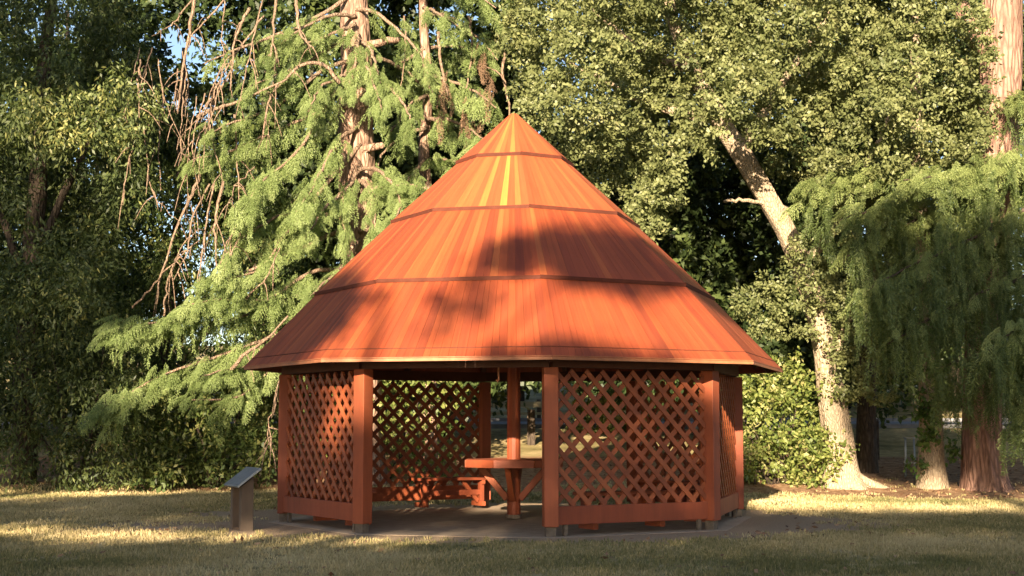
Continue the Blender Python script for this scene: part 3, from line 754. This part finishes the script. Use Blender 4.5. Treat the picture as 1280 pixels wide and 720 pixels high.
weep([(1245, 260), (1200, 268), (1150, 275), (1090, 295), (1060, 320)], 8.3, 6.4, .6, 20, 34)
weep([(1300, 250), (1250, 280), (1190, 310), (1120, 340), (1075, 370)], 7.2, 5.6, .55, 18, 70)
weep([(1310, 330), (1270, 350), (1220, 370), (1160, 400), (1110, 430)], 7.0, 5.6, .5, 14, 90)
weep([(1330, 380), (1300, 400), (1270, 410), (1235, 440)], 6.0, 5.0, .5, 12, 80)
weep([(1320, 420), (1260, 440), (1210, 448), (1150, 470)], 6.9, 5.8, .4, 8, 46)
weep([(1330, 470), (1310, 480), (1290, 490), (1272, 505)], 5.4, 4.8, .4, 8, 34)
weep([(1250, 130), (1275, 125), (1310, 120)], 8.2, 6.9, .5, 14, 8)
weep([(1250, 60), (1290, 100), (1340, 160)], 8.8, 11.5, .8, 14, 14)
weep([(1250, -60), (1310, -30), (1370, 20)], 8.6, 7.2, .8, 16, 12)
weep([(1250, 220), (1310, 240), (1380, 270)], 8.6, 8.2, .8, 16, 20)
lm.build('boughs', M['dark_bark'], wc)
quads('foliage', np.concatenate(PV), np.concatenate(PT), M['weep_needle'], wc)

# ivy-clad trunk between oak and weeping cedar
ivt = thing('ivy_clad_tree', 'narrow tree trunk clad in ivy between the oak and the weeping cedar', 'tree', on_ground(1166, 610))
IL = np.array(ivt.location); tm = MB()
trunk(tm, [at(x, y, IL[1])-IL for x, y in ((1166, 620), (1165, 570), (1163, 500), (1160, 440), (1158, 360), (1150, 260), (1146, 120), (1142, 0))], [.3, .24, .21, .19, .17, .15, .12, .07], 18, 40, .06, 6, .3, .35)
tm.build('trunk', M['oak_bark'], ivt)
ce = []
for _ in range(26):
    y = RNG.uniform(380, 600); ce.append(at(1164+RNG.normal(2, 13), y, IL[1]-.2)-IL)
V, T = sprigs(ce, RNG.uniform(.08, .2, len(ce)), 10, 60, .1, .085, .06, .1, .3, (.5, .2)); quads('ivy', V, T, M['ivy_leaf'], ivt)
ce = np.array([at(1150, 90, IL[1])-IL+RNG.normal(0, 1, 3)*np.array([1.1, 1.1, 1.6])+[0, 1.2, 0] for _ in range(26)])
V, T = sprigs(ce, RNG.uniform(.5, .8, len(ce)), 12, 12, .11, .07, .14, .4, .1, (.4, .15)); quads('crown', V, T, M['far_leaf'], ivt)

# ---------------------------------------------------------------- bush right of the pavilion
bu = thing('round_bush', 'sunlit yellow green bush between the pavilion and the pale oak trunk', 'bush', (at(975, 600, 8.6)[0], 9.3, float(g(0, 9.3))))
BL = np.array(bu.location)
ce = fill([(925, 470), (940, 455), (985, 450), (1015, 470), (1040, 500), (1045, 585), (1020, 603), (940, 602), (925, 590), (900, 600), (890, 480)], 74, 17, lambda x, y: 8.9+RNG.uniform(-.4, .9))
V, T = sprigs(ce-BL, RNG.uniform(.26, .42, len(ce)), 16, 24, .1, .062, .08, .4, .4, (.55, .2)); quads('foliage', V, T, M['bush_leaf'], bu)
mb = MB()
for _ in range(12):
    e = np.array([RNG.uniform(-.9, .9), RNG.uniform(-.4, .4), RNG.uniform(1.2, 2)]); mb.tube(polyline([(RNG.normal(0, .15), RNG.normal(0, .1), -.05), e*[.5, .5, .5]+RNG.normal(0, .05, 3), e], 8), np.linspace(.025, .008, 8), 5)
mb.build('stems', M['dark_bark'], bu)

# ---------------------------------------------------------------- left-hand trees and shrubs
def leafy(name, label, cat, base, groups, mat, trunks, bark, group=None):
    t = thing(name, label, cat, base, 0, group); B = np.array(t.location); mb = MB()
    for q, Y, r0, r1 in trunks:
        P = polyline([at(x, y, Y)-B for x, y in q], 24, .015); mb.tube(P, np.linspace(r0, r1, 24), 12, .5, barklobes(4, .07, 1.1))
    mb.build('trunk' if cat == 'tree' else 'stems', bark, t)
    VV, TT = [], []
    for ce, rad, kw in groups:
        V, T = sprigs(ce-B, RNG.uniform(*rad, len(ce)), **kw); VV.append(V); TT.append(T)
    quads('crown' if cat == 'tree' else 'foliage', np.concatenate(VV), np.concatenate(TT), mat, t)
    return t
DR = dict(per=20, nsprig=17, L=.13, W=.045, spread=.12, up=.15, hang=.9, tint=(.45, .2))
gb = lambda px, Y: (at(px, 590, Y)[0], Y, float(g(0, Y)))
leafy('broadleaf_tree', 'tall dark broadleaf tree filling the upper left corner', 'tree', gb(20, 9.5),
      [(fill([(-80, -80), (-80, 380), (60, 380), (130, 330), (150, 260), (190, 130), (160, 60), (130, -80)], 90, 30, lambda x, y: 8.6+RNG.uniform(-.9, 1.6)), (.4, .7), DR),
       (fill([(20, 130), (90, 110), (190, 105), (190, 170), (130, 190), (40, 175)], 22, 18, lambda x, y: 7.3+RNG.uniform(-.3, .3)), (.24, .4), dict(DR, tint=(.72, .15)))],  # sunlit clump: its light is put into the brighter leaf tint
      M['dark_leaf'], [([(30, 610), (34, 400), (50, 200), (60, 40), (70, -80)], 9.5, .26, .08), ([(40, 330), (90, 220), (130, 140)], 9.2, .1, .03), ([(36, 380), (0, 260), (-40, 150)], 9.2, .1, .03)], M['dark_bark'])
leafy('drooping_shrub', 'large dark shrub with drooping leaves at the left edge of the lawn', 'shrub', gb(90, 8.4),
      [(fill([(-60, 330), (60, 340), (120, 330), (150, 400), (190, 500), (215, 590), (120, 606), (60, 604), (0, 580), (-60, 570)], 92, 24, lambda x, y: 8.0+RNG.uniform(-.8, .9)), (.34, .55), dict(DR, L=.12, W=.04)),
       (fill([(40, 350), (100, 340), (120, 400), (60, 420)], 8, 16, lambda x, y: 7.1), (.24, .34), dict(DR, tint=(.72, .15)))],
      M['dark_leaf'], [([(90, 606), (80, 520), (60, 420)], 8.4, .06, .02), ([(95, 606), (120, 520), (130, 420)], 8.4, .05, .02), ([(85, 606), (40, 520), (10, 420)], 8.4, .05, .02)], M['dark_bark'])
leafy('laurel_shrub', 'mid green shrub with broad pale leaves behind the information stand', 'shrub', gb(270, 8.6),
      [(fill([(180, 470), (230, 480), (300, 440), (340, 470), (345, 560), (330, 590), (280, 602), (200, 604), (175, 580)], 54, 20, lambda x, y: 8.3+RNG.uniform(-.5, .9)), (.26, .42), dict(per=14, nsprig=26, L=.12, W=.065, spread=.12, up=.3, hang=.5, tint=(.6, .2)))],
      M['shrub_leaf'], [([(262, 604), (250, 540), (230, 490)], 8.6, .04, .015), ([(266, 604), (290, 540), (310, 470)], 8.6, .04, .015), ([(270, 604), (320, 560), (338, 520)], 8.6, .03, .012)], M['dark_bark'])
leafy('understorey_tree', 'shadowy leafy tree between the dark corner tree and the cedar', 'tree', gb(170, 11.5),
      [(fill([(120, 180), (200, 120), (300, 170), (360, 300), (380, 420), (380, 560), (340, 590), (180, 590), (130, 400)], 80, 32, lambda x, y: 10.8+RNG.uniform(-.6, 1.2)), (.45, .75), dict(DR, nsprig=16))],
      M['shrub_leaf'], [([(200, 600), (205, 450), (220, 300), (230, 60)], 11.5, .16, .05), ([(205, 480), (270, 400), (320, 330)], 11.3, .07, .03)], M['dark_bark'])
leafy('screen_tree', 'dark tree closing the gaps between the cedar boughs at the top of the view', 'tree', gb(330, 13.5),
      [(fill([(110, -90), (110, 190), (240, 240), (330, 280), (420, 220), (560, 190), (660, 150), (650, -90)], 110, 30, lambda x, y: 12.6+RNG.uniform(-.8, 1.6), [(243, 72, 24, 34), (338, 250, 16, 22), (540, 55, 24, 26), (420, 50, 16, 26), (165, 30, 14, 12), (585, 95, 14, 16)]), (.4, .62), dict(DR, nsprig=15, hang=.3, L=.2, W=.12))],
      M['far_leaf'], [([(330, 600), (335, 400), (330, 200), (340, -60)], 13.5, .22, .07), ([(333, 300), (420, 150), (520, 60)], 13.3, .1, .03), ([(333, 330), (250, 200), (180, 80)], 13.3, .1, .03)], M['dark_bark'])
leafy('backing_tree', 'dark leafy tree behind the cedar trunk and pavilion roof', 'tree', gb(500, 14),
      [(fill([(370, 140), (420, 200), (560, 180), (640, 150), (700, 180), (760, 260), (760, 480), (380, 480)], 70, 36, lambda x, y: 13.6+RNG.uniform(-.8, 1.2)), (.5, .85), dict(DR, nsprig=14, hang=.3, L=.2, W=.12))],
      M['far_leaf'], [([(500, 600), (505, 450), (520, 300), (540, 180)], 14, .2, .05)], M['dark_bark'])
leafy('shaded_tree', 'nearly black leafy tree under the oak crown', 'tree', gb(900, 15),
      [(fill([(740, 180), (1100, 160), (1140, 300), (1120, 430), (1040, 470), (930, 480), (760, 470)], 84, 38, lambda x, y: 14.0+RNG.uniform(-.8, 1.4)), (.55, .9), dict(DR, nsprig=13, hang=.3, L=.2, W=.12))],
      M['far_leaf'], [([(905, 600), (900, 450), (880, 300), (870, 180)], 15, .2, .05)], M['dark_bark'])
leafy('pale_shrub', 'pale sunlit shrub seen through the back lattice behind the left bench', 'shrub', gb(480, 10.2),
      [(fill([(420, 440), (520, 430), (560, 470), (570, 600), (430, 602), (400, 520)], 44, 22, lambda x, y: 9.9+RNG.uniform(-.4, .6)), (.26, .42), dict(per=16, nsprig=22, L=.11, W=.06, spread=.1, up=.3, hang=.4, tint=(.4, .22)))],
      M['bush_leaf'], [([(480, 604), (470, 540), (450, 480)], 10.2, .03, .012), ([(485, 604), (510, 540), (530, 480)], 10.2, .03, .012)], M['dark_bark'])
leafy('lawn_shrub', 'bright green shrub on the far lawn seen through the front lattice panel', 'shrub', gb(765, 20.5),
      [(fill([(715, 480), (760, 462), (805, 480), (812, 540), (800, 566), (720, 566)], 34, 12, lambda x, y: 20.5+RNG.uniform(-.6, .6)), (.3, .45), dict(per=16, nsprig=20, L=.14, W=.08, spread=.12, up=.3, hang=.3, tint=(.8, .2)))],
      M['bush_leaf'], [([(765, 572), (760, 520), (750, 490)], 20.5, .04, .015), ([(768, 572), (785, 520), (795, 500)], 20.5, .04, .015)], M['dark_bark'])
# dark bare trunk seen right of the oak
dt = thing('dark_trunk_tree', 'tree with slim dark trunk just right of the pale oak trunk', 'tree', on_ground(1083, 590)); DL = np.array(dt.location)
tm = MB(); trunk(tm, [at(x, y, DL[1])-DL for x, y in ((1083, 598), (1083, 560), (1084, 500), (1086, 420), (1090, 300), (1094, 150))], [.27, .22, .2, .18, .14, .07], 14, 30, .06, 5, .9, .3); tm.build('trunk', M['dark_bark'], dt)
ce = np.array([at(1092, 240, DL[1])-DL+RNG.normal(0, 1, 3)*np.array([1.2, 1.2, 1.3]) for _ in range(26)])
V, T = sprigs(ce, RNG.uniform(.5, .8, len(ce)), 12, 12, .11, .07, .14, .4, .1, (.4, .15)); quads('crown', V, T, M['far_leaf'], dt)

# ---------------------------------------------------------------- far wood
def far_tree(seed, h, w):
    r = np.random.default_rng(seed)
    t = thing('far_tree', 'dark tree in the dense wood far behind the pavilion', 'tree', (0, 0, 0), 0, 'trees of the far wood')
    mb = MB(); mb.tube(polyline([(0, 0, -.3), (.1, 0, h*.4), (0, .1, h*.85)], 12), np.linspace(.22, .05, 12), 9, .5); mb.build('trunk', M['dark_bark'], t)
    ce = []
    for _ in range(46):
        z = r.uniform(.06, 1); ww = w*(1-.55*abs(z-.45)); a = r.random()*2*PI; q = math.sqrt(r.random())
        ce.append((ww*q*math.cos(a), ww*q*math.sin(a), z*h))
    V, T = sprigs(ce, r.uniform(.6, 1.0, len(ce)), 12, 9, .2, .13, .22, .4, .2, (.45, .15)); quads('crown', V, T, M['far_leaf'], t)
    return t
protos = [far_tree(101, 9.5, 2.6), far_tree(102, 12, 3.0), far_tree(103, 15, 3.4)]
spots = [(-16, 16, 1), (-11, 18, 0), (-7.5, 30.5, 0), (-3.5, 33, 1), (.3, 36, 1), (5, 32, 1), (10.5, 30.5, 2), (15.5, 18, 2), (18, 29, 2), (-14, 31, 1), (-20, 24, 2), (8.3, 18.5, 2), (12.5, 34, 2), (-1.8, 18.5, 0), (4.3, 18.8, 1), (21, 13, 2), (-22, 12, 2), (-9.5, 37, 2), (3, 40, 2), (17, 38, 2), (-18, 40, 2), (-13, 15, 2), (-15.5, 20, 1), (24, 34, 2), (-27, 34, 2), (-13.5, 23, 2), (-6.2, 24, 2), (-2.6, 26, 2), (10.2, 37, 2), (13.8, 38, 2), (16.2, 33, 2), (8, 44, 2), (-10, 42, 2)]
used = set()
for x, y, k in spots:
    o = protos[k] if k not in used else dup(protos[k]); used.add(k)
    o.location = (x, y, float(g(x, y))); o.rotation_euler = (0, 0, RNG.uniform(0, 6.28)); s = RNG.uniform(.9, 1.12); o.scale = (s, s, s)

park = [(-17, -8, 0), (-19, 0, 1), (-18, -17, 1), (-24, -26, 2), (17.5, -4, 1), (19, -13, 0), (18, -22, 1), (25, -30, 2), (10, -46, 1), (2, -52, 2), (-14, -60, 1), (-26, -50, 2), (20, -44, 2), (-4, -66, 2), (9, -66, 2)]  # unseen trees added around the viewer to cut the sky fill
for x, y, k in park:
    o = dup(protos[k]); o.location = (x, y, 0); o.rotation_euler = (0, 0, RNG.uniform(0, 6.28))
    o['label'] = 'unseen tree added beside or behind the viewer to block sky light'; o['group'] = 'added sky-blocking trees around the viewer'

# ---------------------------------------------------------------- fence, posts and stand beyond
fe = thing('rail_fence', 'pale wooden rail fence beyond the park road, seen through the pavilion', 'fence', (0, 28.6, float(g(0, 28.6))))
mb = MB(); mb.box((-5.6, 0, .5), (18, .06, .2)); mb.build('rail', M['rail_wood'], fe)
mb = MB(); mb.box((-5.6, 0, .2), (18, .06, .09)); mb.build('rail', M['rail_wood'], fe)
for x in np.arange(-15, 2.6, 2.5):
    mb = MB(); mb.box((x+.9, .1, .3), (.13, .13, .75)); mb.build('post', M['grey_wood'], fe)
def post_at(px, pyb, pyt, label, w=.17):
    p = on_ground(px, pyb); q = at(px, pyt, p[1]); t = tag(MB_box(w, q[2]-p[2]+.1), label, 'post', 'wooden posts behind the pavilion'); t.location = (p[0], p[1], p[2]-.1); return t
def MB_box(w, h):
    mb = MB(); mb.box((0, 0, h/2-.02), (w, w, h-.04)); mb.prism([(-w/2, -w/2), (w/2, -w/2), (w/2, w/2), (-w/2, w/2)], h-.035, h, .5)
    mb.box((0, 0, h*.8), (w+.012, w+.012, .03)); return mb.build('bollard', M['dark_bark'], None, .01)
post_at(664, 556, 512, 'dark wooden bollard seen through the pavilion right of the central post', .2)
post_at(1093, 574, 524, 'dark wooden bollard on the slope right of the dark trunk', .2)
st = on_ground(1138, 596)
ms = thing('metal_stand', 'thin metal frame stand with crossbars left of the ivy clad trunk', 'stand', st, R(-20))
for x in (-.1, .1):
    for y in (-.09, .09):
        mb = MB(); mb.tube([(x, y, -.03), (x*.85, y*.85, .84)], .018, 6); mb.build('leg', M['metal'], ms)
for z in (.3, .82):
    mb = MB(); mb.bar((-.12, -.08, z), (.12, -.08, z), .03, .03); mb.bar((-.12, .08, z), (.12, .08, z), .03, .03); mb.bar((-.1, -.1, z), (-.1, .1, z), .028, .028); mb.bar((.1, -.1, z), (.1, .1, z), .028, .028); mb.build('crossbar', M['metal'], ms)

# ---------------------------------------------------------------- grass and fallen leaves
def scatter(n, dlo=11.6, dhi=31):
    D = dlo*(dhi/dlo)**RNG.random(n); x = RNG.uniform(-.37, .37, n)*D; return x, D+CAM[1]
def lift(x, y): return g(x, y)+(fbm(x, y, 2.4, 3)-.5)*.05*sstep(3.6, 5, np.hypot(x, y))
x, y = scatter(62000)
dn = np.clip(1-dirt_amount(x, y)*1.1, 0, 1)*np.clip(1-mulch_amount(x, y)*.95, 0, 1)*(.35+.65*(fbm(x, y, .9, 71) > .42))
k = RNG.random(len(x)) < dn; x, y = x[k], y[k]
per = 8; X = np.repeat(x, per)+RNG.normal(0, .035, len(x)*per); Yy = np.repeat(y, per)+RNG.normal(0, .035, len(x)*per)
n = len(X); gr = np.repeat(fbm(x, y, 2.2, 51), per)
ax = np.stack([RNG.normal(0, .4, n), RNG.normal(0, .4, n), np.ones(n)], 1); far = np.clip((Yy+21)/15, 1, 2)
hgt = np.repeat(RNG.uniform(.025, .065, len(x)), per)*RNG.uniform(.6, 1.2, n)
V = leaves(np.stack([X, Yy, lift(X, Yy)-.004], 1), ax, rnd_unit(n), hgt*(.8+.2*far), (.007+.006*RNG.random(n))*far)
tag(quads('grass', V, .15+(gr-.3)*1.4+RNG.normal(0, .18, n), M['grass']), 'short dry grass of the lawn in straw and olive', 'grass', kind='stuff')
x, y = scatter(16000, 13, 36)
k = RNG.random(len(x)) < np.clip(.08+mulch_amount(x, y)*.9+dirt_amount(x, y)*.12, 0, 1)*(np.hypot(x, y) > 3.9); x, y = x[k], y[k]; n = len(x)
V = leaves(np.stack([x, y, lift(x, y)+RNG.uniform(.004, .03, n)], 1), rnd_unit(n)*[1, 1, .25], np.tile([0, 0, 1.], (n, 1))+RNG.normal(0, .35, (n, 3)), RNG.uniform(.05, .11, n), RNG.uniform(.025, .06, n))
tag(quads('leaf_litter', V, RNG.random(n), M['litter']), 'brown fallen leaves strewn under the trees', 'leaf litter', kind='stuff')

# ---------------------------------------------------------------- trees behind the viewer, whose long evening shade crosses the lawn
def ell(u, v, cu, cv, ru, rv, soft=.25):
    return 1-sstep(1-soft, 1+soft, np.sqrt(((u-cu)/ru)**2+((v-cv)/rv)**2))
def cover(u, v):
    c = np.zeros_like(u)
    near = -1.28+.3*sstep(-1, .6, u)+.08*np.sin(u*2.1)
    c = np.maximum(c, 1-sstep(near-.1, near+.1, v))                                   # near lawn
    top = np.where(u < -5, np.clip(.75+.4*(u+9.5), .65, 2.0), .42)+.06*np.sin(u*2.3)
    c = np.maximum(c, sstep(-.75, -.5, v)*(1-sstep(top-.12, top+.12, v))*sstep(-12.5, -11.5, u))  # middle of the lawn and pavilion foot
    c = np.maximum(c, sstep(-.2, .9, u)*(1-sstep(.45, .7, v)))                         # all the lawn right of the entrance
    c = np.maximum(c, ell(u, v-.1*(u-1.6), 1.7, 2.9, 1.6, .43)*.95)                # broad band on the roof
    c = np.maximum(c, ell(u-.3*(v-1.8), v, -.1, 1.9, .5, .45)*.5)                     # softer patch below it
    c = np.maximum(c, ell(u, v+.25*(u+3.3), -3.2, 2.4, 1.7, .9))                          # left corner of the roof
    c = np.maximum(c, ell(u, v, -3.75, .9, 1.45, .85))
    c = np.maximum(c, ell(u, v, 1.8, .72, 1.5, .58)*.85)
    c = np.maximum(c, sstep(5.0, 5.7, u+.2*(v-4.5)+.3*np.sin(v*2))*(1-sstep(6.7, 7.2, v+.2*np.sin(u*3)))*sstep(2.7, 3.2, v))  # right-hand curtains
    c = np.maximum(c, (1-sstep(-9, -8.2, u))*sstep(9.3, 9.9, v))
    c = np.maximum(c, ell(u, v, -11.9, 5.0, 3.4, 2.8)*.55)                              # left-hand corner
    c = np.maximum(c, sstep(1.9, 2.2, v)*(1-sstep(2.6, 3.2, v))*(1-sstep(-7, -5.6, u))*.5)
    return c
u = RNG.uniform(-15, 12, 27000); v = RNG.uniform(-3.6, 12, 27000); k = RNG.random(len(u)) < cover(u, v); u, v = u[k], v[k]
cl_ = [('tall leafy tree far to the left behind the viewer', -15, -5.5, 41), ('tall leafy tree standing behind the viewer', -5.5, 3.2, 38), ('tall leafy tree to the right behind the viewer', 3.2, 12.1, 43)]
for lab, ua, ub, t0 in cl_:
    k = (u >= ua) & (u < ub); uu, vv = u[k], v[k]; n0 = len(uu)
    base = SR*((ua+ub)/2)+S*t0; base[2] = 0
    t = thing('shade_tree', lab, 'tree', base); ctr = SR*uu[:, None]+SU*vv[:, None]+S*(t0+RNG.uniform(-2.2, 2.2, n0))[:, None]-base
    per = 9; P = np.repeat(ctr, per, 0)+RNG.normal(0, .12, (n0*per, 3)); n = len(P)
    quads('crown', leaves(P, rnd_unit(n), rnd_unit(n), RNG.uniform(.2, .32, n), RNG.uniform(.12, .2, n)), RNG.random(n)*.6, M["dark_leaf"], t)
    mb = MB(); hh = float(ctr[:, 2].max())
    trunk(mb, [(0, 0, -.3), (.1, 0, 3), (-.1, .1, hh*.55), (.05, 0, hh*.9)], [.42, .34, .24, .06], 16, 30, .05, 5, 1)
    for _ in range(10):
        e = ctr[RNG.integers(0, n0)]; mb.tube(polyline([(0, 0, max(2.5, e[2]*.6)), e*[.5, .5, .85], e], 8), np.linspace(.1, .03, 8), 6)
    mb.build('trunk', M['dark_bark'], t)

# ---------------------------------------------------------------- light
W = bpy.data.worlds.new('World'); bpy.context.scene.world = W; W.use_nodes = True; nt = W.node_tree; nt.nodes.clear()
sky = nt.nodes.new('ShaderNodeTexSky'); sky.sky_type = 'NISHITA'; sky.sun_disc = False
sky.sun_elevation = ELEV; sky.sun_rotation = math.atan2(S[0], S[1]); sky.air_density = .75; sky.dust_density = .7; sky.ozone_density = .4; sky.altitude = 50
bg = nt.nodes.new('ShaderNodeBackground'); bg.inputs[1].default_value = .062
wo = nt.nodes.new('ShaderNodeOutputWorld'); nt.links.new(sky.outputs[0], bg.inputs[0]); nt.links.new(bg.outputs[0], wo.inputs[0])
sl = bpy.data.lights.new('sun', 'SUN'); sl.energy = 5.0; sl.angle = R(.55); sl.color = (1.0, .81, .58)
so = bpy.data.objects.new('sun', sl); C.objects.link(so); so.location = tuple(S*60)
so.rotation_euler = Vector(tuple(S)).to_track_quat('Z', 'Y').to_euler()

sc = bpy.context.scene
sc.view_settings.view_transform = 'Standard'; sc.view_settings.look = 'None'; sc.view_settings.gamma = 1.0
sc.view_settings.exposure = 2.0; sc.view_settings.use_curve_mapping = False
sc.render.engine = 'CYCLES'; sc.cycles.use_denoising = True
sc.cycles.max_bounces = 5; sc.cycles.diffuse_bounces = 3; sc.cycles.glossy_bounces = 2; sc.cycles.transmission_bounces = 4; sc.cycles.transparent_max_bounces = 4
